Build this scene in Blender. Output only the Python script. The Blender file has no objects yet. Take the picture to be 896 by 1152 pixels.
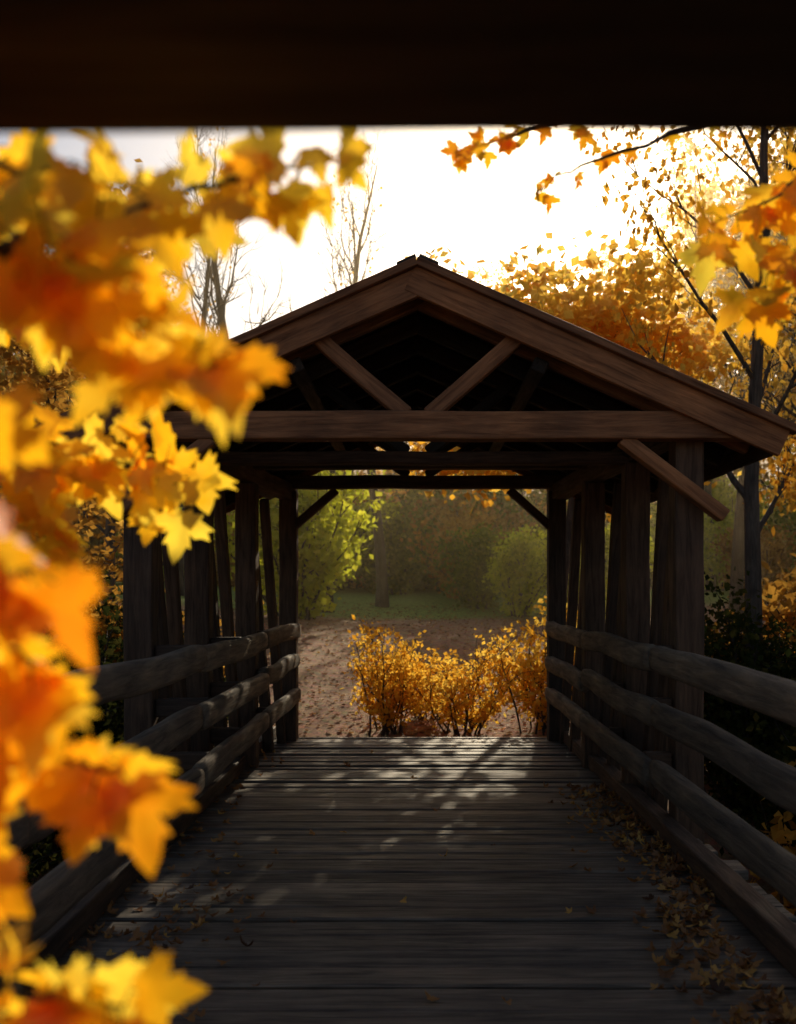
import bpy, math, random
import numpy as np
from mathutils import Vector, Matrix, noise as mnoise

R = random.Random(7)
scene = bpy.context.scene
COL = scene.collection
EYE = 1.6
SUN_AZ, SUN_EL = 11.5, 23.5

# ------------------------------------------------------------------ helpers
def link(o, parent=None):
    COL.objects.link(o)
    if parent: o.parent = parent
    return o

def empty(name):
    e = bpy.data.objects.new(name, None); e.empty_display_size = .3
    return link(e)

def mesh_np(name, V, F_list, mats, mat_idx=None, rnd=None, smooth=False):
    me = bpy.data.meshes.new(name)
    V = np.asarray(V, dtype=np.float32)
    loops = np.concatenate([f.ravel() for f in F_list]).astype(np.int32)
    tot = np.concatenate([np.full(len(f), f.shape[1]) for f in F_list]).astype(np.int32)
    start = np.concatenate([[0], np.cumsum(tot)[:-1]]).astype(np.int32)
    me.vertices.add(len(V)); me.vertices.foreach_set('co', V.ravel())
    me.loops.add(len(loops)); me.loops.foreach_set('vertex_index', loops)
    me.polygons.add(len(tot)); me.polygons.foreach_set('loop_start', start)
    me.polygons.foreach_set('loop_total', tot)
    for m in mats: me.materials.append(m)
    if mat_idx is not None: me.polygons.foreach_set('material_index', np.asarray(mat_idx, dtype=np.int32))
    me.polygons.foreach_set('use_smooth', np.full(len(tot), smooth))
    me.update(calc_edges=True)
    if rnd is not None:
        a = me.attributes.new('rnd', 'FLOAT', 'FACE'); a.data.foreach_set('value', np.asarray(rnd, dtype=np.float32))
    me.validate()
    return me

def new_mat(name):
    m = bpy.data.materials.new(name); m.use_nodes = True
    nt = m.node_tree; nt.nodes.clear()
    out = nt.nodes.new('ShaderNodeOutputMaterial')
    return m, nt, out

def ramp(nt, stops, fac=None):
    r = nt.nodes.new('ShaderNodeValToRGB'); e = r.color_ramp.elements
    while len(e) < len(stops): e.new(.5)
    for i, (p, c) in enumerate(stops):
        e[i].position = p; e[i].color = (*c, 1)
    if fac is not None: nt.links.new(fac, r.inputs[0])
    return r

def wood_mat(name, dark, light, rough=.75, scale=(1.2, 14, 14), moss=None, bump=.35):
    m, nt, out = new_mat(name); L = nt.links
    tc = nt.nodes.new('ShaderNodeTexCoord'); oi = nt.nodes.new('ShaderNodeObjectInfo')
    mul = nt.nodes.new('ShaderNodeVectorMath'); mul.operation = 'MULTIPLY_ADD'
    comb = nt.nodes.new('ShaderNodeCombineXYZ')
    k = nt.nodes.new('ShaderNodeMath'); k.operation = 'MULTIPLY'; k.inputs[1].default_value = 37.
    L.new(oi.outputs['Random'], k.inputs[0])
    at = nt.nodes.new('ShaderNodeAttribute'); at.attribute_name = 'rnd'
    k2 = nt.nodes.new('ShaderNodeMath'); k2.operation = 'MULTIPLY_ADD'; k2.inputs[1].default_value = 53.
    L.new(at.outputs['Fac'], k2.inputs[0]); L.new(k.outputs[0], k2.inputs[2])
    for i in range(3): L.new(k2.outputs[0], comb.inputs[i])
    L.new(tc.outputs['Object'], mul.inputs[0]); mul.inputs[1].default_value = scale; L.new(comb.outputs[0], mul.inputs[2])
    n1 = nt.nodes.new('ShaderNodeTexNoise'); n1.inputs['Scale'].default_value = 2.2; n1.inputs['Detail'].default_value = 8; n1.inputs['Roughness'].default_value = .65
    n1.inputs['Distortion'].default_value = .6
    L.new(mul.outputs[0], n1.inputs['Vector'])
    n2 = nt.nodes.new('ShaderNodeTexNoise'); n2.inputs['Scale'].default_value = 2.5; n2.inputs['Detail'].default_value = 4
    L.new(tc.outputs['Object'], n2.inputs['Vector'])
    r = ramp(nt, [(.3, dark), (.72, light)], n1.outputs[0])
    mix = nt.nodes.new('ShaderNodeMix'); mix.data_type = 'RGBA'; mix.blend_type = 'MULTIPLY'
    mix.inputs['Factor'].default_value = .8
    r2 = ramp(nt, [(.3, (.45, .43, .42)), (.7, (1.25, 1.2, 1.15))], n2.outputs[0])
    L.new(r.outputs[0], mix.inputs['A']); L.new(r2.outputs[0], mix.inputs['B'])
    sm = nt.nodes.new('ShaderNodeMath'); sm.operation = 'FRACT'; L.new(k2.outputs[0], sm.inputs[0])
    r3 = ramp(nt, [(0, (.62, .62, .62)), (1, (1.25, 1.2, 1.12))], sm.outputs[0])
    mix2 = nt.nodes.new('ShaderNodeMix'); mix2.data_type = 'RGBA'; mix2.blend_type = 'MULTIPLY'; mix2.inputs['Factor'].default_value = 1
    L.new(mix.outputs['Result'], mix2.inputs['A']); L.new(r3.outputs[0], mix2.inputs['B'])
    b = nt.nodes.new('ShaderNodeBsdfPrincipled'); b.inputs['Roughness'].default_value = rough
    L.new(mix2.outputs['Result'], b.inputs['Base Color'])
    rr = ramp(nt, [(.3, (rough+.15,)*3), (.7, (rough-.12,)*3)], n1.outputs[0]); L.new(rr.outputs[0], b.inputs['Roughness'])
    bp = nt.nodes.new('ShaderNodeBump'); bp.inputs['Strength'].default_value = bump; bp.inputs['Distance'].default_value = .02
    L.new(n1.outputs[0], bp.inputs['Height']); L.new(bp.outputs[0], b.inputs['Normal'])
    L.new(b.outputs[0], out.inputs[0])
    return m

def leaf_mat(name, stops, transl=.5, gloss=.0, objvar=.25, noise=False):
    m, nt, out = new_mat(name); L = nt.links
    at = nt.nodes.new('ShaderNodeAttribute'); at.attribute_name = 'rnd'
    oi = nt.nodes.new('ShaderNodeObjectInfo')
    a = nt.nodes.new('ShaderNodeMath'); a.operation = 'MULTIPLY_ADD'; a.inputs[1].default_value = objvar
    L.new(oi.outputs['Random'], a.inputs[0])
    s = nt.nodes.new('ShaderNodeMath'); s.operation = 'MULTIPLY'; s.inputs[1].default_value = 1-objvar
    L.new(at.outputs['Fac'], s.inputs[0]); L.new(s.outputs[0], a.inputs[2])
    fac = a.outputs[0]
    if noise:
        tc = nt.nodes.new('ShaderNodeTexCoord'); n = nt.nodes.new('ShaderNodeTexNoise'); n.inputs['Scale'].default_value = 22; n.inputs['Detail'].default_value = 5
        L.new(tc.outputs['Object'], n.inputs['Vector'])
        b2 = nt.nodes.new('ShaderNodeMath'); b2.operation = 'MULTIPLY_ADD'; b2.inputs[1].default_value = .6
        L.new(n.outputs[0], b2.inputs[0])
        c2 = nt.nodes.new('ShaderNodeMath'); c2.operation = 'SUBTRACT'; c2.inputs[1].default_value = .3
        L.new(fac, c2.inputs[0]); L.new(c2.outputs[0], b2.inputs[2]); fac = b2.outputs[0]
    r = ramp(nt, stops, fac)
    d = nt.nodes.new('ShaderNodeBsdfDiffuse'); t = nt.nodes.new('ShaderNodeBsdfTranslucent')
    L.new(r.outputs[0], d.inputs[0]); L.new(r.outputs[0], t.inputs[0])
    mx = nt.nodes.new('ShaderNodeMixShader'); mx.inputs[0].default_value = transl
    L.new(d.outputs[0], mx.inputs[1]); L.new(t.outputs[0], mx.inputs[2])
    res = mx.outputs[0]
    if gloss > 0:
        g = nt.nodes.new('ShaderNodeBsdfGlossy'); g.inputs['Roughness'].default_value = .45; g.inputs[0].default_value = (.8, .8, .8, 1)
        m2 = nt.nodes.new('ShaderNodeMixShader'); m2.inputs[0].default_value = gloss
        L.new(res, m2.inputs[1]); L.new(g.outputs[0], m2.inputs[2]); res = m2.outputs[0]
    L.new(res, out.inputs[0])
    return m

# ------------------------------------------------------------------ materials
M_beam = wood_mat('stained_timber', (.12, .043, .014), (.44, .18, .065))
M_post = wood_mat('dark_timber', (.034, .017, .008), (.13, .066, .032))
M_rail = wood_mat('weathered_rail_wood', (.06, .042, .028), (.25, .18, .115), scale=(1, 11, 11), bump=.7)
M_deck = wood_mat('weathered_deck_wood', (.055, .040, .029), (.26, .20, .145), scale=(1.0, 12, 12), rough=.62, bump=.7)
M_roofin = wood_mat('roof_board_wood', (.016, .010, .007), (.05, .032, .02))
M_bark = wood_mat('tree_bark', (.03, .022, .016), (.13, .095, .07), scale=(9, 9, 1.5), rough=.85, bump=.9)
M_shingle = wood_mat('cedar_shingle', (.03, .022, .018), (.12, .085, .06), scale=(9, 1.5, 9), rough=.85)
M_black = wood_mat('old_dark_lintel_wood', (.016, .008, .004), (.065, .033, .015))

M_fgleaf = leaf_mat('maple_leaf_gold', [(0, (.93, .24, .005)), (.3, (.97, .40, .008)), (.6, (.98, .55, .014)), (1, (.98, .75, .07))], .76, .03, 0, True)
M_gold = leaf_mat('foliage_gold', [(0, (.76, .36, .025)), (.5, (.92, .56, .06)), (1, (.95, .72, .14))], .70)
M_orange = leaf_mat('foliage_orange', [(0, (.50, .20, .02)), (.5, (.76, .38, .04)), (1, (.84, .54, .08))], .62)
M_brown = leaf_mat('foliage_russet', [(0, (.30, .14, .025)), (.5, (.58, .31, .05)), (1, (.74, .48, .10))], .58)
M_green = leaf_mat('foliage_green', [(0, (.09, .12, .012)), (.5, (.23, .27, .024)), (1, (.48, .45, .04))], .6)
M_dkgreen = leaf_mat('thicket_green', [(0, (.02, .03, .008)), (.5, (.045, .05, .012)), (1, (.10, .08, .02))], .4)
M_ygreen = leaf_mat('foliage_yellow_green', [(0, (.36, .40, .025)), (.5, (.66, .68, .04)), (1, (.85, .80, .07))], .66)
M_litter = leaf_mat('dry_leaf', [(0, (.09, .035, .012)), (.45, (.25, .10, .03)), (.8, (.42, .19, .05)), (1, (.64, .34, .07))], .25, .03, 0)

def ground_material():
    m, nt, out = new_mat('forest_floor'); L = nt.links
    tc = nt.nodes.new('ShaderNodeTexCoord')
    n = nt.nodes.new('ShaderNodeTexNoise'); n.inputs['Scale'].default_value = 6; n.inputs['Detail'].default_value = 10; n.inputs['Roughness'].default_value = .75
    v = nt.nodes.new('ShaderNodeTexVoronoi'); v.inputs['Scale'].default_value = 11
    L.new(tc.outputs['Object'], n.inputs['Vector']); L.new(tc.outputs['Object'], v.inputs['Vector'])
    r = ramp(nt, [(.3, (.11, .047, .018)), (.5, (.31, .15, .06)), (.72, (.50, .27, .12))], n.outputs[0])
    mv = nt.nodes.new('ShaderNodeMix'); mv.data_type = 'RGBA'; mv.blend_type = 'OVERLAY'; mv.inputs['Factor'].default_value = .25
    L.new(r.outputs[0], mv.inputs['A']); L.new(v.outputs['Color'], mv.inputs['B'])
    hs = nt.nodes.new('ShaderNodeHueSaturation'); hs.inputs['Saturation'].default_value = .95
    L.new(mv.outputs['Result'], hs.inputs['Color'])
    ng = nt.nodes.new('ShaderNodeTexNoise'); ng.inputs['Scale'].default_value = 9; ng.inputs['Detail'].default_value = 8
    L.new(tc.outputs['Object'], ng.inputs['Vector'])
    rg = ramp(nt, [(.3, (.14, .19, .02)), (.7, (.37, .43, .06))], ng.outputs[0])
    at = nt.nodes.new('ShaderNodeAttribute'); at.attribute_name = 'grass'
    mg = nt.nodes.new('ShaderNodeMix'); mg.data_type = 'RGBA'
    ad = nt.nodes.new('ShaderNodeMath'); ad.operation = 'ADD'; L.new(at.outputs['Fac'], ad.inputs[0])
    sb = nt.nodes.new('ShaderNodeMath'); sb.operation = 'MULTIPLY_ADD'; sb.inputs[1].default_value = 1.2; sb.inputs[2].default_value = -.6; L.new(n.outputs[0], sb.inputs[0]); L.new(sb.outputs[0], ad.inputs[1])
    rs = ramp(nt, [(.38, (0, 0, 0)), (.6, (1, 1, 1))], ad.outputs[0])
    L.new(rs.outputs[0], mg.inputs['Factor']); L.new(hs.outputs[0], mg.inputs['A']); L.new(rg.outputs[0], mg.inputs['B'])
    b = nt.nodes.new('ShaderNodeBsdfPrincipled'); b.inputs['Roughness'].default_value = .9
    L.new(mg.outputs['Result'], b.inputs['Base Color'])
    bp = nt.nodes.new('ShaderNodeBump'); bp.inputs['Strength'].default_value = .8; bp.inputs['Distance'].default_value = .06
    L.new(n.outputs[0], bp.inputs['Height']); L.new(bp.outputs[0], b.inputs['Normal'])
    L.new(b.outputs[0], out.inputs[0])
    return m
M_ground = ground_material()

# ------------------------------------------------------------------ terrain
def H(x, y):
    z = float(np.interp(y, [-60, 8, 11.3, 14, 25, 32, 40, 60, 120, 400], [-1.7, -1.7, -.7, -.3, .85, 1.35, 1.75, 2.6, 11, 60]))
    z += .35*max(0, min(1, (-x-1)/8))*(1 if y > 12 else 0)*min(1, max(0, (y-12)/6))
    z += .25*mnoise.noise(Vector((x*.12, y*.12, 3.1))) + .06*mnoise.noise(Vector((x*.6, y*.6, 1.7)))
    return z

def build_ground():
    xs = np.concatenate([np.linspace(-400, -45, 12), np.linspace(-40, 40, 161), np.linspace(45, 400, 12)])
    ys = np.concatenate([np.linspace(-300, -12, 8), np.linspace(-10, 60, 176), np.linspace(65, 400, 20)])
    V = np.array([(x, y, H(x, y)) for y in ys for x in xs])
    nx, ny = len(xs), len(ys)
    i, j = np.meshgrid(np.arange(nx-1), np.arange(ny-1))
    a = (j*nx+i).ravel(); F = np.stack([a, a+1, a+1+nx, a+nx], 1)
    me = mesh_np('ground', V, [F], [M_ground], smooth=True)
    g = np.zeros(len(V))
    for k, (x, y, z) in enumerate(V):
        edge = 27 + .55*max(0, x) - .15*min(0, x)
        d = (y-edge)/3.0
        g[k] = max(0, min(1, d*.5+.5)) * (1 if y < 44 else 0)
    at = me.attributes.new('grass', 'FLOAT', 'POINT'); at.data.foreach_set('value', g.astype(np.float32))
    link(bpy.data.objects.new('ground', me))
build_ground()

# ------------------------------------------------------------------ timber parts
def timber(name, p0, p1, w, h, mat, parent, up=(0, 0, 1), bevel=.012, jit=.004, seg=None):
    p0, p1 = Vector(p0), Vector(p1); d = p1-p0; Ln = d.length; X = d.normalized()
    U = Vector(up)
    if abs(X.dot(U)) > .95: U = Vector((0, 1, 0))
    Y = U.cross(X).normalized(); Z = X.cross(Y)
    n = seg or max(1, int(Ln/.35))
    V = []; ph = R.random()*50
    for i in range(n+1):
        t = -Ln/2+Ln*i/n
        oy = jit*2*mnoise.noise(Vector((t*1.5+ph, 0, 0))); oz = jit*2*mnoise.noise(Vector((t*1.5+ph, 9, 0)))
        for sy, sz in ((-1, -1), (1, -1), (1, 1), (-1, 1)):
            V.append((t, sy*w/2+oy+R.uniform(-jit, jit)*.4, sz*h/2+oz+R.uniform(-jit, jit)*.4))
    F = [(3, 2, 1, 0), tuple(4*n+k for k in range(4))]
    for i in range(n):
        for k in range(4):
            a = 4*i+k; b = 4*i+(k+1) % 4
            F.append((a, b, b+4, a+4))
    me = mesh_np(name, V, [np.array(F)], [mat])
    o = bpy.data.objects.new(name, me); link(o, parent)
    M = Matrix((X, Y, Z)).transposed().to_4x4(); M.translation = (p0+p1)/2
    o.matrix_world = M
    if bevel:
        b = o.modifiers.new('bevel', 'BEVEL'); b.width = bevel; b.segments = 2; b.limit_method = 'ANGLE'; b.angle_limit = .7
    return o

def log_rail(name, p0, p1, w, h, parent, mat):
    p0, p1 = Vector(p0), Vector(p1); d = p1-p0; Ln = d.length; X = d.normalized()
    Y = Vector((0, 0, 1)).cross(X).normalized(); Z = X.cross(Y)
    n = max(6, int(Ln/.12)); K = 14; V = []; ph = R.random()*90
    for i in range(n+1):
        t = -Ln/2+Ln*i/n
        e = 1-.12*max(0, 1-min(i, n-i)/1.0)
        oy = .014*mnoise.noise(Vector((t*.9+ph, 0, 0))); oz = .036*mnoise.noise(Vector((t*.8+ph, 9, 0)))
        for k in range(K):
            a = 2*math.pi*k/K; ca, sa = math.cos(a), math.sin(a)
            ca = math.copysign(abs(ca)**.6, ca); sa = math.copysign(abs(sa)**.7, sa)
            rr = e*(1+.09*mnoise.noise(Vector((t*2+ph, math.cos(a)*1.5, math.sin(a)*1.5))))
            V.append((t, ca*w/2*rr+oy, sa*h/2*rr+oz))
    F = []
    for i in range(n):
        for k in range(K):
            a = K*i+k; b = K*i+(k+1) % K; F.append((a, b, b+K, a+K))
    caps = np.array([list(range(K))[::-1], [K*n+k for k in range(K)]])
    me = mesh_np(name, V, [np.array(F), caps], [mat], smooth=True)
    o = bpy.data.objects.new(name, me); link(o, parent)
    M = Matrix((X, Y, Z)).transposed().to_4x4(); M.translation = (p0+p1)/2; o.matrix_world = M
    return o

# ------------------------------------------------------------------ covered bridge
br = empty('covered_bridge')
def build_deck():
    V = []; F = []; rnd = []
    y = -2.2
    while y < 11.05:
        w = R.uniform(.165, .215); g = R.uniform(.012, .028)
        x0 = -1.78+R.uniform(-.07, .05); x1 = 1.86+R.uniform(-.05, .07)
        z = R.uniform(-.006, .006); tw = R.uniform(-.008, .008); r = R.random(); n = 14
        base = len(V); ph = R.random()*40
        for i in range(n+1):
            t = i/n; x = x0+(x1-x0)*t
            wob = .006*mnoise.noise(Vector((x*1.3+ph, 0, 0))); cup = .005*mnoise.noise(Vector((x+ph, 5, 0)))
            ya, yb = y+wob+R.uniform(-.002, .002), y+w+wob+R.uniform(-.002, .002)
            b = .009
            for yy, zz in ((ya, -.05), (yb, -.05), (yb, z-b+tw+cup), (yb-b, z+tw+cup), (ya+b, z-tw+cup), (ya, z-b-tw+cup)):
                V.append((x, yy, zz))
        for i in range(n):
            for k in range(6):
                a = base+6*i+k; c = base+6*i+(k+1) % 6
                F.append((a, a+6, c+6, c)); rnd.append(r)
        for bb, rev in ((base, False), (base+6*n, True)):
            q = [bb+k for k in range(6)]
            for tri in ((0, 1, 2, 5), (2, 3, 4, 5)):
                f = [q[k] for k in tri]; F.append(tuple(f if not rev else f[::-1])); rnd.append(r)
        y += w+g
    me = mesh_np('deck_planks', V, [np.array(F)], [M_deck], rnd=rnd)
    o = bpy.data.objects.new('deck_planks', me); link(o, br)
build_deck()
for i, x in enumerate((-1.5, -.75, 0, .75, 1.5)):
    timber(f'stringer_{i+1}', (x, -2.2, -.21), (x, 11, -.21), .14, .3, M_post, br)
for i, y in enumerate((-1.5, 2.2, 6.2, 10.6)):
    timber(f'cross_sill_{i+1}', (-1.95, y, -.5), (1.95, y, -.5), .26, .26, M_post, br)
    for s in (-1, 1): timber(f'pile_{i+1}{"l" if s<0 else "r"}', (s*1.5, y, -2.6), (s*1.5, y, -.64), .28, .28, M_post, br)

def postx(side, y):
    if side < 0: return float(np.interp(y, [6.6, 10.9], [-1.83, -1.41]))
    return float(np.interp(y, [6.6, 10.9], [1.78, 1.52]))
PY = [6.6, 7.8, 9.2, 10.9]
for s, sn in ((-1, 'left'), (1, 'right')):
    for i, y in enumerate(PY):
        x = postx(s, y)
        timber(f'post_{sn}_{i+1}', (x, y, -.35), (x, y, 2.62 if i < 3 else 2.72), .19, .19, M_post, br)
        if i < 3:
            y2 = PY[i+1]; ym = (y+y2)/2
            xa, xb, xm = postx(s, y), postx(s, y2), postx(s, ym)
            timber(f'truss_diagonal_{sn}_{i+1}a', (xa+s*.02, y+.16, 2.55), (xm+s*.02, ym+.12, -.1), .10, .13, M_post, br)
            timber(f'truss_diagonal_{sn}_{i+1}b', (xm+s*.05, ym-.05, 2.55), (xb+s*.05, y2-.16, -.1), .09, .11, M_post, br)
    timber(f'top_plate_{sn}', (postx(s, 6.6), 6.42, 2.71), (postx(s, 10.9), 11.1, 2.71), .15, .17, M_post, br)
    timber(f'bottom_curb_{sn}', (s*1.62, -2, .07), (s*1.62, 11, .07), .12, .13, M_post, br)
    xr_n, xr_f = (-1.33, -1.33) if s < 0 else (1.45, 1.45)
    ys = [-2.0, .6, 3.3, 6.05, 8.6, 11.02]
    for j, z in enumerate((1.2, .85, .49)):
        for k in range(5):
            z0 = z+R.uniform(-.015, .015)
            log_rail(f'rail_{sn}_{j+1}_{k+1}', (xr_n+R.uniform(-.014, .014), ys[k]+.006, z0+R.uniform(-.025, .025)), (xr_f+R.uniform(-.014, .014), ys[k+1]-.006, z0+R.uniform(-.025, .025)), .10, .165, br, M_rail)
    for k, y in enumerate([-1.9, .6, 3.3]):
        timber(f'rail_post_{sn}_{k+1}', (xr_n+s*.13, y, -.35), (xr_n+s*.13, y, 1.22), .14, .14, M_rail, br)
    for k, y in enumerate(PY):
        for j, z in enumerate((1.2, .85, .49)):
            xa = xr_n+s*.05; xb = postx(s, y)-s*.10
            if abs(xb-xa) > .03 and (xb-xa)*s > 0:
                timber(f'rail_block_{sn}_{k+1}_{j+1}', (xa, y, z), (xb, y, z), .10, .12, M_post, br)

AZ, SL, HW = 3.72, .443, 2.36
Y0, Y1 = 6.38, 11.35
def roofpt(s, x, y, off=0):
    n = Vector((s*SL, 0, 1)).normalized()
    return Vector((s*x, y, AZ-SL*x)) + n*off
for s, sn in ((-1, 'left'), (1, 'right')):
    nb = 11
    for i in range(nb):
        a = .0+HW*(i+.5)/nb
        w = HW/nb*math.sqrt(1+SL*SL)-.006
        n = Vector((s*SL, 0, 1)).normalized()
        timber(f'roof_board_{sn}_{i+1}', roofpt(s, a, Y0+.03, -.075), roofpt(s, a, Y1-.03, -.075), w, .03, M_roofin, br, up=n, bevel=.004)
    V = []; F = []; rnd = []
    nc = 15
    for c in range(nc):
        xa = HW+.03-(HW+.03)*(c/nc); xb = max(-.0, xa-(HW/nc)*1.5)
        y = Y0
        while y < Y1-.001:
            wy = min(R.uniform(.12, .24), Y1-y); r = R.random()
            off0 = -.02+R.uniform(0, .006); base = len(V); xe = xa-R.uniform(0, .02)
            for (x, yy, o) in ((xe, y+.003, off0+.022), (xe, y+wy-.003, off0+.022), (xb, y+wy-.003, off0-.0), (xb, y+.003, off0-.0),
                               (xe, y+.003, off0-.02), (xe, y+wy-.003, off0-.02), (xb, y+wy-.003, off0-.03), (xb, y+.003, off0-.03)):
                V.append(roofpt(s, x, yy, o))
            q = [(0, 1, 2, 3), (7, 6, 5, 4), (0, 4, 5, 1), (1, 5, 6, 2), (2, 6, 7, 3), (3, 7, 4, 0)]
            for f in q: F.append(tuple(base+k for k in f)); rnd.append(r)
            y += wy
    me = mesh_np('roof_shingles_'+sn, V, [np.array(F)], [M_shingle], rnd=rnd)
    link(bpy.data.objects.new('roof_shingles_'+sn, me), br)
    n = Vector((s*SL, 0, 1)).normalized()
    for yy, tag, sg in ((Y0, 'front', -1), (Y1, 'back', 1)):
        timber(f'barge_board_{tag}_{sn}', roofpt(s, -.0 if s > 0 else .02, yy+sg*.045, -.125), roofpt(s, HW+.02, yy+sg*.045, -.125), .045, .17, M_beam, br, up=n, bevel=.006)
        timber(f'verge_trim_{tag}_{sn}', roofpt(s, 0 if s > 0 else .012, yy+sg*.06, -.015), roofpt(s, HW+.06, yy+sg*.06, -.015), .10, .05, M_beam, br, up=n, bevel=.006)
    timber(f'ridge_cap_{sn}', roofpt(s, .062, Y0-.10, .022), roofpt(s, .062, Y1+.10, .022), .13, .02, M_shingle, br, up=n, bevel=.004)
    timber(f'eave_fascia_{sn}', roofpt(s, HW-.02, Y0+.02, -.15), roofpt(s, HW-.02, Y1-.02, -.15), .03, .12, M_post, br)
    for k, y in enumerate((6.6, 7.2, 7.8, 8.5, 9.2, 10.05, 10.9)):
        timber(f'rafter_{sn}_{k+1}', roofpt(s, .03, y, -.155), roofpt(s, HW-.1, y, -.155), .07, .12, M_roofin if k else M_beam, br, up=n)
    for k, a in enumerate((.9, 1.75)):
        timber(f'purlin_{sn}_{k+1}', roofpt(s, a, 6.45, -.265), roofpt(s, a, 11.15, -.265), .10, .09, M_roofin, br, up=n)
timber('tie_beam_front', (-2.2, 6.43, 2.68), (2.23, 6.43, 2.68), .15, .18, M_beam, br)
for s, sn in ((-1, 'left'), (1, 'right')):
    timber(f'gable_brace_{sn}', (s*.70, 6.44, 3.30), (s*.07, 6.44, 2.75), .10, .12, M_beam, br, up=(0, 1, 0))
    timber(f'knee_brace_front_{sn}', (s*1.32, 6.43, 2.60), (s*1.98, 6.43, 2.10), .09, .12, M_beam, br, up=(0, 1, 0))
    timber(f'knee_brace_back_{sn}', (postx(s, 10.9)-s*.52, 10.9, 2.74), (postx(s, 10.9)-s*.02, 10.9, 2.30), .09, .09, M_post, br, up=(0, 1, 0))
for k, (y, z) in enumerate(((7.8, 2.66), (9.2, 2.80))):
    timber(f'tie_beam_mid_{k+1}', (postx(-1, y)+.05, y, z), (postx(1, y)-.05, y, z), .13, .10, M_post, br)
    for s in (-1, 1):
        timber(f'mid_strut_{k+1}{"l" if s<0 else "r"}', (s*.08, y, z+.05), (s*.75, y, 3.25), .09, .09, M_roofin, br, up=(0, 1, 0))
timber('tie_beam_back', (-1.45, 10.9, 2.82), (1.55, 10.9, 2.82), .15, .14, M_post, br)
for s in (-1, 1):
    timber('back_strut_'+('l' if s < 0 else 'r'), (s*.1, 10.9, 2.90), (s*.7, 10.9, 3.28), .09, .09, M_post, br, up=(0, 1, 0))

pt = empty('timber_portal')
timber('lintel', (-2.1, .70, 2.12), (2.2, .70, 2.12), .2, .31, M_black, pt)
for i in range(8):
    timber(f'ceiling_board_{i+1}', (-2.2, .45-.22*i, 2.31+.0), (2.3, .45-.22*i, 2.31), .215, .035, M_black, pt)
for s, x in (('left', -1.95), ('right', 2.05)):
    timber('portal_post_'+s, (x, .70, -1.8), (x, .70, 1.96), .2, .2, M_black, pt)
    timber('rear_post_'+s, (x, -1.2, -1.8), (x, -1.2, 2.1), .2, .2, M_black, pt)
    timber('side_plate_'+s, (x, .58, 2.2), (x, -1.4, 2.2), .16, .17, M_black, pt)

# ------------------------------------------------------------------ leaf geometry
half = [(.0, .0), (.17, -.12), (.20, -.03), (.40, -.05), (.35, .08), (.62, .26), (.50, .30), (.58, .46), (.42, .42), (.30, .45), (.19, .38), (.27, .64), (.18, .62), (.11, .82), (0, 1.0)]
outl = half + [(-x, y) for x, y in half[-2:0:-1]]
outl = np.array(outl); NO = len(outl)
C0 = np.array([0, .22])
TV = np.vstack([[C0], C0+(outl-C0)*.5, outl])
TF3 = np.array([(0, 1+i, 1+(i+1) % NO) for i in range(NO)])
TF4 = np.array([(1+i, 1+NO+i, 1+NO+(i+1) % NO, 1+(i+1) % NO) for i in range(NO)])

def leaves_mesh(name, items, mat):
    Vs = []; F3 = []; F4 = []; r3 = []; r4 = []; off = 0
    for pos, d, nrm, s, curl, r in items:
        d = Vector(d).normalized(); nrm = Vector(nrm); X = d.cross(nrm)
        if X.length < 1e-3: X = d.cross(Vector((.3, .5, .8)))
        X.normalize(); N = X.cross(d)
        x = TV[:, 0]; y = TV[:, 1]
        z = curl[0]*x*x*1.2 + curl[1]*(y-.2)**2 - abs(x)*curl[2] + .04*np.sin(x*9+r*20)*curl[3]+.03*np.cos(y*8+r*30)*curl[3]
        P = np.array(pos)[None] + s*(x[:, None]*np.array(X)[None] + y[:, None]*np.array(d)[None] + z[:, None]*np.array(N)[None])
        Vs.append(P); F3.append(TF3+off); F4.append(TF4+off); r3 += [r]*len(TF3); r4 += [r]*len(TF4)
        off += len(P)
    return mesh_np(name, np.vstack(Vs), [np.vstack(F3), np.vstack(F4)], [mat], rnd=r3+r4, smooth=True)

class Tubes:
    def __init__(s): s.V = []; s.F = []
    def add(s, pts, rad, K=6):
        pts = [Vector(p) for p in pts]; base = len(s.V)
        for i, p in enumerate(pts):
            d = (pts[min(i+1, len(pts)-1)]-pts[max(i-1, 0)]).normalized()
            a = d.cross(Vector((.31, .17, .93)) if abs(d.z) < .9 else Vector((1, .1, 0))).normalized(); b = d.cross(a)
            for k in range(K):
                t = 2*math.pi*k/K
                s.V.append(p+(a*math.cos(t)+b*math.sin(t))*rad[i])
        for i in range(len(pts)-1):
            for k in range(K):
                q = base+i*K; s.F.append((q+k, q+(k+1) % K, q+K+(k+1) % K, q+K+k))

def wander(rg, p, d, L, n, wob, lift=0.):
    pts = [Vector(p)]; d = Vector(d).normalized()
    for i in range(n):
        d = (d+Vector((rg.gauss(0, wob), rg.gauss(0, wob), rg.gauss(0, wob)+lift))).normalized()
        pts.append(pts[-1]+d*L/n)
    return pts

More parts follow.
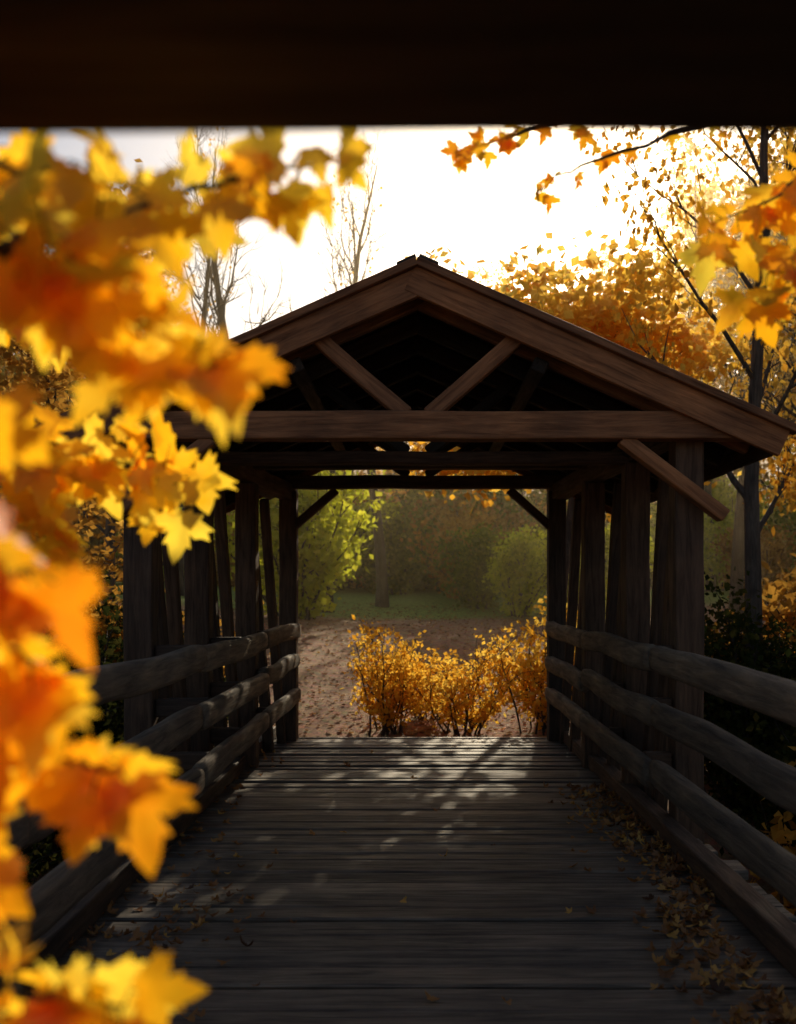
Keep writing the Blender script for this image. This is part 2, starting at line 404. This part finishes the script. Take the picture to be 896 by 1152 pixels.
def leaf_cloud(rng, centers, per, sig, size):
    c = np.repeat(np.asarray(centers), per, axis=0)
    n = len(c); c = c+rng.normal(0, 1, (n, 3))*sig*np.array([1, 1, .7])
    u = rng.normal(0, 1, (n, 3)); u /= np.linalg.norm(u, axis=1)[:, None]
    w = rng.normal(0, 1, (n, 3)); v = np.cross(u, w); v /= np.linalg.norm(v, axis=1)[:, None]
    s = size*rng.uniform(.6, 1.3, (n, 1))
    nn = np.cross(u, v)
    P = np.stack([c-u*s*.5, c+v*s*.36+nn*s*.08, c+u*s*.5, c-v*s*.36+nn*s*.08], 1).reshape(-1, 3)
    F = np.arange(n*4).reshape(n, 4)
    clump = np.repeat(rng.uniform(-.25, .25, len(centers)), per)
    r = np.clip(rng.uniform(.1, .9, n)+clump, 0, 1)
    return P, F, r

def gen_tree(name, seed, Ht, r0, cb, cr, mat, per=26, sig=.32, size=.16, nlimb=16, bare=False, lean=.02, sub=5, upness=.5):
    rg = random.Random(seed); rng = np.random.default_rng(seed); T = Tubes(); cen = []
    n = 12; tp = wander(rg, (0, 0, -.4), (rg.gauss(0, lean), rg.gauss(0, lean), 1), Ht+.4, n, .035, .04)
    rad = [r0*(1.25 if i == 0 else 1)*(1-.93*(i/n)**.9) for i in range(n+1)]
    T.add(tp, rad, 9)
    for i in range(nlimb):
        t = cb+(1-cb)*((i+.3)/nlimb)*.97; k = min(n-1, int(t*n)); f = t*n-k
        p = tp[k].lerp(tp[k+1], f)
        az = i*2.4+rg.uniform(-.5, .5); u = (t-cb)/(1-cb)
        prof = math.sin(math.pi*min(1, (.22+.78*u)))**.7 if not bare else (1-.55*u)
        L = cr*max(.3, prof)*rg.uniform(.75, 1.15)
        el = upness+.7*u+rg.uniform(-.15, .15)
        d = Vector((math.cos(az)*math.cos(el), math.sin(az)*math.cos(el), math.sin(el)))
        lp = wander(rg, p, d, L, 6, .13, .05 if not bare else .12); rl = max(.012, rad[k]*.42)
        T.add(lp, [rl*(1-.85*j/6) for j in range(7)], 5)
        for j in range(sub):
            q = rg.randint(2, 6); pp = lp[q]
            dd = (d+Vector((rg.gauss(0, .6), rg.gauss(0, .6), rg.gauss(.15, .45)))).normalized()
            l2 = L*rg.uniform(.25, .5); sp = wander(rg, pp, dd, l2, 4, .16, .03 if not bare else .1)
            T.add(sp, [rl*.35*(1-.8*m/4) for m in range(5)], 4)
            if bare:
                for _ in range(4):
                    q2 = sp[rg.randint(1, 4)]; d3 = (dd+Vector((rg.gauss(0, .5), rg.gauss(0, .5), rg.gauss(.2, .4)))).normalized()
                    T.add(wander(rg, q2, d3, l2*.6, 3, .15, .08), [rl*.2, rl*.15, rl*.11, rl*.05], 3)
            cen += [sp[-1], sp[2]]
        cen += [lp[-1], lp[4]]
    V = np.array([tuple(v) for v in T.V]); F = np.array(T.F); mi = [0]*len(F); rn = [.5]*len(F)
    if per:
        P, LF, r = leaf_cloud(rng, np.array([tuple(c) for c in cen]), per, sig, size)
        LF = LF+len(V); V = np.vstack([V, P]); F = np.vstack([F, LF]); mi += [1]*len(LF); rn += list(r)
    return mesh_np(name, V, [F], [M_bark, mat], mi, rn)

def gen_shrub(name, seed, Hh, rr, mat, stems=16, per=30, sig=.12, size=.08, low=2):
    rg = random.Random(seed); rng = np.random.default_rng(seed); T = Tubes(); cen = []
    for i in range(stems):
        az = rg.uniform(0, 6.28); sp = rg.uniform(.1, 1)*rr/Hh
        d = Vector((math.cos(az)*sp, math.sin(az)*sp, 1))
        L = Hh*rg.uniform(.6, 1.05); lp = wander(rg, (rg.gauss(0, .1*rr), rg.gauss(0, .1*rr), -.1), d, L, 7, .10, .02)
        T.add(lp, [.012*Hh*(1-.8*j/7) for j in range(8)], 4)
        cen += lp[low:]
        for j in range(4):
            p = lp[rg.randint(2, 6)]; dd = (d.normalized()+Vector((rg.gauss(0, .6), rg.gauss(0, .6), rg.gauss(0, .3)))).normalized()
            s2 = wander(rg, p, dd, L*.3, 3, .15); T.add(s2, [.005*Hh, .004*Hh, .003*Hh, .002*Hh], 3); cen += s2[1:]
    V = np.array([tuple(v) for v in T.V]); F = np.array(T.F)
    P, LF, r = leaf_cloud(rng, np.array([tuple(c) for c in cen]), per, sig, size)
    mi = [0]*len(F)+[1]*len(LF); rn = [.5]*len(F)+list(r)
    return mesh_np(name, np.vstack([V, P]), [np.vstack([F, LF+len(V)])], [M_bark, mat], mi, rn)

T_gold = gen_tree('tree_gold', 11, 12, .19, .25, 2.8, M_gold, per=14, sig=.33, size=.21, nlimb=18)
T_oran = gen_tree('tree_orange', 12, 12, .18, .28, 2.7, M_orange, per=14, sig=.33, size=.21, nlimb=18)
T_near = gen_tree('tree_near', 18, 12, .19, .26, 2.9, M_orange, per=17, sig=.24, size=.125, nlimb=18, sub=6)
T_near2 = gen_tree('tree_near_b', 19, 12, .16, .22, 2.7, M_gold, per=15, sig=.26, size=.14, nlimb=17, sub=6)
T_thin = gen_tree('tree_thin', 31, 12, .17, .30, 2.7, M_gold, per=5, sig=.25, size=.15, nlimb=17, sub=6, upness=.6)
T_brwn = gen_tree('tree_russet', 13, 12, .18, .2, 2.9, M_brown, per=15, sig=.38, size=.25, nlimb=18)
T_gren = gen_tree('tree_green', 14, 12, .18, .10, 3.0, M_green, per=18, sig=.40, size=.28, nlimb=20)
T_low = gen_tree('tree_sun_blocker', 17, 6.0, .12, .62, 2.4, M_gold, per=34, sig=.24, size=.17, nlimb=20, upness=.08, lean=.005)  # added tree with a dense wide crown, shaped to block sun
T_bare = gen_tree('tree_bare', 15, 13, .26, .28, 3.4, M_brown, per=0, nlimb=18, bare=True, sub=7, upness=.75)
T_bare2 = gen_tree('tree_bare_b', 25, 13, .22, .35, 3.0, M_gold, per=1, sig=.3, size=.13, nlimb=16, bare=True, sub=6, upness=.8)
S_gold = gen_shrub('shrub_gold', 21, 1.45, 1.15, M_gold, stems=19, per=7, sig=.065, size=.072, low=2)
S_gold2 = gen_shrub('shrub_gold_b', 24, 1.45, 1.25, M_gold, stems=19, per=7, sig=.065, size=.072, low=2)
S_yg = gen_shrub('shrub_yg', 22, 3.2, 1.6, M_ygreen, stems=20, per=17, sig=.17, size=.16, low=1)
S_dk = gen_shrub('shrub_dark', 23, 3.0, 2.0, M_green, stems=18, per=18, sig=.24, size=.20, low=1)
S_th = gen_shrub('shrub_thicket', 27, 3.0, 2.0, M_dkgreen, stems=18, per=18, sig=.24, size=.12, low=1)
S_br = gen_shrub('shrub_brown', 26, 3.0, 1.8, M_brown, stems=18, per=16, sig=.22, size=.18, low=1)

def put(me, name, x, y, sc=1., rot=None, parent=None, sz=None, dz=0):
    o = bpy.data.objects.new(name, me); link(o, parent)
    o.location = (x, y, H(x, y)+dz); o.rotation_euler = (0, 0, R.uniform(0, 6.28) if rot is None else rot)
    o.scale = (sc, sc, sz or sc); return o

put(S_gold, 'golden_shrub', -.40, 13.8, 1.0, .3, sz=1.08)
put(S_gold2, 'golden_shrub', .60, 13.7, 1.05, 1.0, sz=.98)
put(S_gold, 'golden_shrub', 1.75, 13.7, 1.15, 2.2, sz=1.15)
put(S_gold2, 'golden_shrub', .15, 14.5, .8, 4.)
put(S_gold2, 'golden_shrub', 2.6, 14.4, 1.2, 5., sz=1.2)
put(S_yg, 'yellow_green_bush', -3.1, 26, 1.4, 0)
put(S_yg, 'yellow_green_bush', 2.9, 29, .85, 2)
put(S_yg, 'yellow_green_bush', 4.6, 27, .9, 3)
put(S_br, 'russet_bush', 1.6, 34, 1.0, 1)
put(S_dk, 'green_bush', -.9, 37, 1.0, 1)
put(S_dk, 'green_bush', 1.9, 31, .75, 3)

put(T_near, 'sun_blocker_tree', 3.95, 11.6, .68, .4, sz=.95)
put(T_low, 'sun_blocker_tree', 2.32, 16.2, 1.0, 1.2, sz=.93)  # added tree, hidden behind the roof to keep sun off the deck
put(T_low, 'sun_blocker_tree', 2.65, 18.4, 1.25, 3.6, sz=1.02)  # second added sun blocker, mostly hidden, shades left and middle of the deck
put(T_near2, 'sun_blocker_tree', 7.6, 19, .8, 2.0, sz=1.05)
put(T_thin, 'sun_blocker_tree', 6.2, 15.5, .65, 2.6, sz=.95)
put(T_thin, 'sun_blocker_tree', 4.2, 44, 1.0, 1.0, sz=1.18)
put(T_thin, 'sun_blocker_tree', 9.2, 50, 1.1, 3.0, sz=1.35)
put(T_thin, 'sun_blocker_tree', 11.4, 46, 1.3, 4.0, sz=1.5)
put(T_thin, 'sun_blocker_tree', 11.2, 38, 1.2, 2.0, sz=1.4)
put(T_gold, 'sun_blocker_tree', 10.8, 27, 1.0, 3.0, sz=1.1)
put(T_brwn, 'sun_blocker_tree', -6.5, 21, .8, 1.0, sz=.75)
put(T_brwn, 'sun_blocker_tree', -5.2, 13.5, .6, 2.0, sz=.5)
put(T_bare, 'bare_tree', -2.7, 29, .95, 1.0, sz=1.02)
put(T_bare2, 'bare_tree', -1.1, 31, .95, 2.0, sz=.95)
put(T_bare, 'bare_tree', -4.6, 27, .95, 4.0, sz=1.0)
put(T_bare2, 'bare_tree', -7.5, 31, 1.0, 5.0, sz=1.1)
put(T_bare2, 'bare_tree', 8.0, 25, .9, 5.0, sz=1.0)
put(T_bare, 'bare_tree', 9.5, 22, .9, 3.0, sz=1.0)

ff = empty('distant_forest')
def maxtan(u, y):
    if u < -.28: return .40
    if u < .07: return .275
    if u < .28: return .245 if y < 60 else .305
    return .44
for ring, (d0, d1, n) in enumerate(((38, 44, 17), (46, 58, 22), (63, 85, 28))):
    for i in range(n):
        u = -.8+1.6*(i+R.uniform(.1, .9))/n
        y = R.uniform(d0, d1); x = u*y*.95
        top = 1.6+maxtan(u, y)*R.uniform(.80, .98)*y
        h = top-H(x, y)
        if ring == 2 and .05 < u < .35: me = R.choice([T_gold, T_oran])
        else: me = R.choice([T_gold, T_oran, T_brwn, T_gren, T_brwn, T_oran] if ring else [T_gren, T_brwn, T_oran, T_gold])
        s = h/12.6
        put(me, 'forest_tree', x, y, max(.9, s*1.05), parent=ff, sz=s)
ug = empty('forest_undergrowth')
for i in range(48):
    y = R.uniform(36, 50); u = -.5+1.0*(i+R.random())/48; x = u*y
    put(R.choice([S_dk, S_dk, S_br, S_yg]), 'undergrowth', x, y, R.uniform(.9, 1.5), parent=ug)
for i in range(44):
    s = R.choice((-1, 1)); y = R.uniform(4, 33); x = s*(R.uniform(4.2, 14)+max(0, y-14)*.35)
    put(R.choice([S_dk, S_br, S_br]), 'undergrowth', x, y, R.uniform(.6, 1.0), parent=ug)
for s in (-1, 1):
    for i in range(13):
        y = 2.5+i*.85+R.uniform(-.3, .3); x = s*R.uniform(3.2, 4.6)
        put(R.choice([S_th, S_th, S_th, S_br]), 'undergrowth', x, y, R.uniform(.55, .8), parent=ug)
for i in range(12):
    s = R.choice((-1, 1)); y = R.uniform(9, 34); x = s*(R.uniform(9.5, 17)+y*.18)
    put(R.choice([T_brwn, T_oran, T_gren]), 'forest_tree', x, y, R.uniform(.8, 1.1), parent=ff)

# ------------------------------------------------------------------ foreground maple sprays
def spray_tree(name, trunk, branches, seed, trunk_h, tr):
    rg = random.Random(seed); par = empty(name); T = Tubes(); items = []
    tb = Vector(trunk); n = 10
    tp = [tb+Vector((.06*math.sin(i*.9), .05*math.cos(i*1.3), -.5+(trunk_h+.5)*i/n)) for i in range(n+1)]
    T.add(tp, [tr*(1.2-.9*i/n) for i in range(n+1)], 10)
    for pts, dens, ls, spread, hue in branches:
        pts = [Vector(p) for p in pts]
        z0 = min(trunk_h-.3, max(.6, pts[0].z-.35)); st = Vector((tb.x, tb.y, z0))
        mid = st.lerp(pts[0], .5)+Vector((0, 0, .12))
        full = [st, mid]+pts
        fine = []
        for i in range(len(full)-1):
            p0 = full[max(0, i-1)]; p1 = full[i]; p2 = full[i+1]; p3 = full[min(len(full)-1, i+2)]
            for k in range(5):
                t = k/5
                fine.append(.5*((2*p1)+(p2-p0)*t+(2*p0-5*p1+4*p2-p3)*t*t+(3*p1-p0-3*p2+p3)*t**3)+Vector((rg.gauss(0, .004), 0, rg.gauss(0, .004))))
        fine.append(full[-1]); m = len(fine)
        T.add(fine, [.018*(1-i/m)**1.5+.0016 for i in range(m)], 6)
        seglen = sum((pts[i+1]-pts[i]).length for i in range(len(pts)-1))
        N = int(dens*seglen); s0 = 8
        for k in range(N):
            f = s0+(m-1-s0)*((k+rg.random())/N); i = min(m-2, int(f)); p = fine[i].lerp(fine[i+1], f-i)
            dirb = (fine[i+1]-fine[i]).normalized()
            tw = (dirb*.35+Vector((rg.gauss(0, .5), rg.gauss(0, .6), rg.gauss(-.1, .6)))).normalized()
            Lt = rg.uniform(.25, 1)*spread; q = p+tw*Lt
            sagm = p.lerp(q, .5)+Vector((0, 0, .01)); T.add([p, sagm, q], [.0018, .0014, .0009], 4)
            d = (tw*.6+Vector((rg.gauss(.05, .45), rg.gauss(0, .35), rg.gauss(-.75, .35)))).normalized()
            nr = Vector((rg.gauss(0, .5), -1, rg.gauss(.1, .45)))
            items.append((q, d, nr, ls*rg.uniform(.65, 1.2), (rg.uniform(-.5, .9), rg.uniform(-.5, .3), rg.uniform(-.15, .25), rg.uniform(.3, 1.3)), min(1, max(0, rg.gauss(hue, .2)))))
    me = mesh_np('branches', [tuple(v) for v in T.V], [np.array(T.F)], [M_bark], smooth=True)
    link(bpy.data.objects.new('branches', me), par)
    link(bpy.data.objects.new('leaves', leaves_mesh('leaves', items, M_fgleaf)), par)
    return par

BL = [
 ([(-.95, 1.3, 1.92), (-.72, 1.3, 1.99), (-.40, 1.3, 2.09), (-.24, 1.3, 2.14), (-.12, 1.34, 2.18)], 58, .070, .06, .75),
 ([(-.9, 1.25, 2.1), (-.62, 1.2, 2.13), (-.44, 1.15, 2.09), (-.32, 1.15, 2.06)], 62, .073, .08, .75),
 ([(-.9, 1.5, 2.2), (-.75, 1.5, 2.22), (-.55, 1.5, 2.20), (-.36, 1.5, 2.17)], 52, .080, .08, .8),
 ([(-.8, 1.0, 1.95), (-.55, 1.0, 1.96), (-.38, 1.0, 1.93), (-.27, 1.02, 1.87), (-.205, 1.0, 1.82)], 74, .074, .055, .65),
 ([(-.95, 1.1, 2.0), (-.62, 1.05, 2.03), (-.47, 1.0, 1.99), (-.34, .98, 1.93)], 78, .078, .08, .65),
 ([(-1.5, 2.1, 2.1), (-1.05, 2.05, 2.03), (-.85, 2.0, 1.94), (-.65, 2.0, 1.88), (-.49, 2.0, 1.81)], 80, .10, .09, .8),
 ([(-1.5, 2.1, 2.3), (-1.05, 2.1, 2.3), (-.80, 2.1, 2.22), (-.58, 2.1, 2.14)], 60, .10, .10, .75),
 ([(-1.6, 2.1, 1.9), (-1.2, 2.1, 1.88), (-.95, 2.1, 1.82), (-.75, 2.1, 1.74)], 60, .10, .08, .7),
 ([(-.8, .9, 1.82), (-.56, .88, 1.80), (-.44, .86, 1.73), (-.38, .85, 1.67), (-.345, .85, 1.61)], 80, .074, .05, .3),
 ([(-.8, .9, 1.9), (-.58, .88, 1.88), (-.48, .86, 1.82), (-.41, .85, 1.76)], 70, .074, .06, .4),
 ([(-.8, 1.0, 1.65), (-.60, 1.0, 1.67), (-.50, .98, 1.62), (-.43, .97, 1.56), (-.37, .97, 1.53)], 76, .076, .05, .5),
 ([(-.8, 1.0, 1.56), (-.62, 1.0, 1.56), (-.50, .98, 1.53), (-.44, .97, 1.50)], 70, .076, .05, .55),
 ([(-.8, 1.0, 1.47), (-.62, 1.0, 1.49), (-.48, 1.0, 1.46), (-.38, 1.0, 1.44), (-.31, 1.0, 1.42)], 58, .088, .035, .6),
 ([(-.8, 1.0, 1.40), (-.62, 1.0, 1.40), (-.50, 1.0, 1.38), (-.44, 1.0, 1.36)], 50, .080, .035, .55),
 ([(-.85, .95, 1.22), (-.58, .95, 1.26), (-.45, .95, 1.23), (-.36, .95, 1.215), (-.28, .95, 1.205)], 76, .075, .03, .65),
 ([(-.85, .95, 1.30), (-.6, .95, 1.33), (-.48, .92, 1.33), (-.41, .92, 1.31)], 56, .075, .03, .6),
]
spray_tree('golden_maple_tree', (-2.7, 1.6, H(-2.7, 1.6)), BL, 5, 6.5, .14)
BR = [
 ([(1.6, 2.5, 2.7), (1.02, 2.4, 2.66), (.87, 2.4, 2.56), (.70, 2.4, 2.49)], 34, .10, .10, .55),
 ([(1.6, 2.5, 2.4), (1.05, 2.4, 2.45), (.92, 2.4, 2.42), (.80, 2.4, 2.34)], 36, .10, .10, .5),
 ([(1.7, 3.0, 3.2), (1.0, 2.8, 3.05), (.4, 2.7, 2.88), (.22, 2.7, 2.83), (.10, 2.7, 2.80)], 26, .052, .04, .5),
 ([(1.7, 3.0, 3.1), (1.0, 2.8, 2.95), (.55, 2.7, 2.80), (.40, 2.7, 2.74), (.32, 2.7, 2.68)], 16, .052, .04, .5),
]
spray_tree('golden_maple_tree', (3.4, 2.6, H(3.4, 2.6)), BR, 9, 6.0, .13)

# ------------------------------------------------------------------ fallen leaves
items = []
def lit(x, y, z, s):
    nr = Vector((R.gauss(0, .35), R.gauss(0, .35), 1)); a = R.uniform(0, 6.28)
    d = Vector((math.cos(a), math.sin(a), R.gauss(0, .15)))
    items.append(((x, y, z+R.uniform(.006, .03)), d, nr, s*R.uniform(.6, 1.15), (R.uniform(.2, 1.3), R.uniform(-.2, .8), R.uniform(-.3, .1), R.uniform(.5, 1.5)), min(1, max(0, R.gauss(.6, .25)))))
for i in range(820):
    y = 2.6+5.6*R.random()**1.2; x = 1.58-abs(R.gauss(0, .21))-(.14 if y < 5 else 0)
    lit(x, y, .0, .060)
for i in range(150):
    y = R.gauss(4.6, .7); x = -1.15+R.gauss(0, .15); lit(x, y, 0, .056)
for i in range(110):
    lit(-1.62+abs(R.gauss(0, .15)), R.uniform(3, 10.5), 0, .055)
for i in range(14):
    lit(R.uniform(-1.0, 1.1), R.uniform(3.6, 10.5), 0, .054)
me = leaves_mesh('fallen_leaves', items, M_litter)
link(bpy.data.objects.new('fallen_leaves', me))
rng = np.random.default_rng(3)
N = 14000
yy = 11.5+rng.random(N)**1.3*20; xx = rng.uniform(-1, 1, N)*(3+yy*.25)
cen = np.array([(x, y, H(x, y)+.02) for x, y in zip(xx, yy)])
P, F, r = leaf_cloud(rng, cen, 1, .0, .09)
P = P.reshape(-1, 4, 3); P[:, :, 2] = cen[:, 2][:, None]+(P[:, :, 2]-cen[:, 2][:, None])*.35; P = P.reshape(-1, 3)
link(bpy.data.objects.new('leaf_litter', mesh_np('leaf_litter', P, [F], [M_litter], rnd=r)))

# ------------------------------------------------------------------ haze hanging over the valley beyond the bridge
def haze():
    m, nt, out = new_mat('valley_haze_air')
    v = nt.nodes.new('ShaderNodeVolumeScatter'); v.inputs['Color'].default_value = (1, .80, .50, 1)
    v.inputs['Density'].default_value = .0028; v.inputs['Anisotropy'].default_value = .80
    nt.links.new(v.outputs[0], out.inputs['Volume'])
    x0, x1, y0, y1, z0, z1 = -60, 60, 12.2, 90, -6, 24
    V = [(x, y, z) for z in (z0, z1) for y in (y0, y1) for x in (x0, x1)]
    F = [(0, 2, 3, 1), (4, 5, 7, 6), (0, 1, 5, 4), (1, 3, 7, 5), (3, 2, 6, 7), (2, 0, 4, 6)]
    link(bpy.data.objects.new('haze', mesh_np('haze', V, [np.array(F)], [m])))
haze()

# ------------------------------------------------------------------ light
w = bpy.data.worlds.new('World'); scene.world = w; w.use_nodes = True
nt = w.node_tree; bg = nt.nodes['Background']
sky = nt.nodes.new('ShaderNodeTexSky'); sky.sky_type = 'NISHITA'; sky.sun_disc = False
sky.sun_elevation = math.radians(SUN_EL); sky.sun_rotation = math.radians(SUN_AZ)
sky.dust_density = 2.2; sky.air_density = 1.0; sky.ozone_density = 1.0
nt.links.new(sky.outputs[0], bg.inputs[0]); bg.inputs[1].default_value = .09
sd = bpy.data.lights.new('sun', 'SUN'); sd.energy = 5; sd.angle = math.radians(.5); sd.color = (1, .82, .56)
so = bpy.data.objects.new('sun', sd); link(so)
a, e = math.radians(SUN_AZ), math.radians(SUN_EL)
sv = Vector((math.sin(a)*math.cos(e), math.cos(a)*math.cos(e), math.sin(e)))
so.rotation_euler = sv.to_track_quat('Z', 'Y').to_euler(); so.location = sv*50

# ------------------------------------------------------------------ camera
cd = bpy.data.cameras.new('camera'); co = bpy.data.objects.new('camera', cd); link(co)
co.location = (0, 0, EYE); co.rotation_euler = (math.radians(90), 0, 0)
cd.sensor_fit = 'VERTICAL'; cd.sensor_height = 36; cd.sensor_width = 28; cd.lens = 35
cd.shift_x = -22/1152; cd.shift_y = 92/1152
cd.clip_start = .05; cd.clip_end = 2000
cd.dof.use_dof = True; cd.dof.focus_distance = 6.8; cd.dof.aperture_fstop = 2.4
scene.camera = co
scene.view_settings.view_transform = 'Standard'; scene.view_settings.look = 'None'; scene.view_settings.exposure = 0
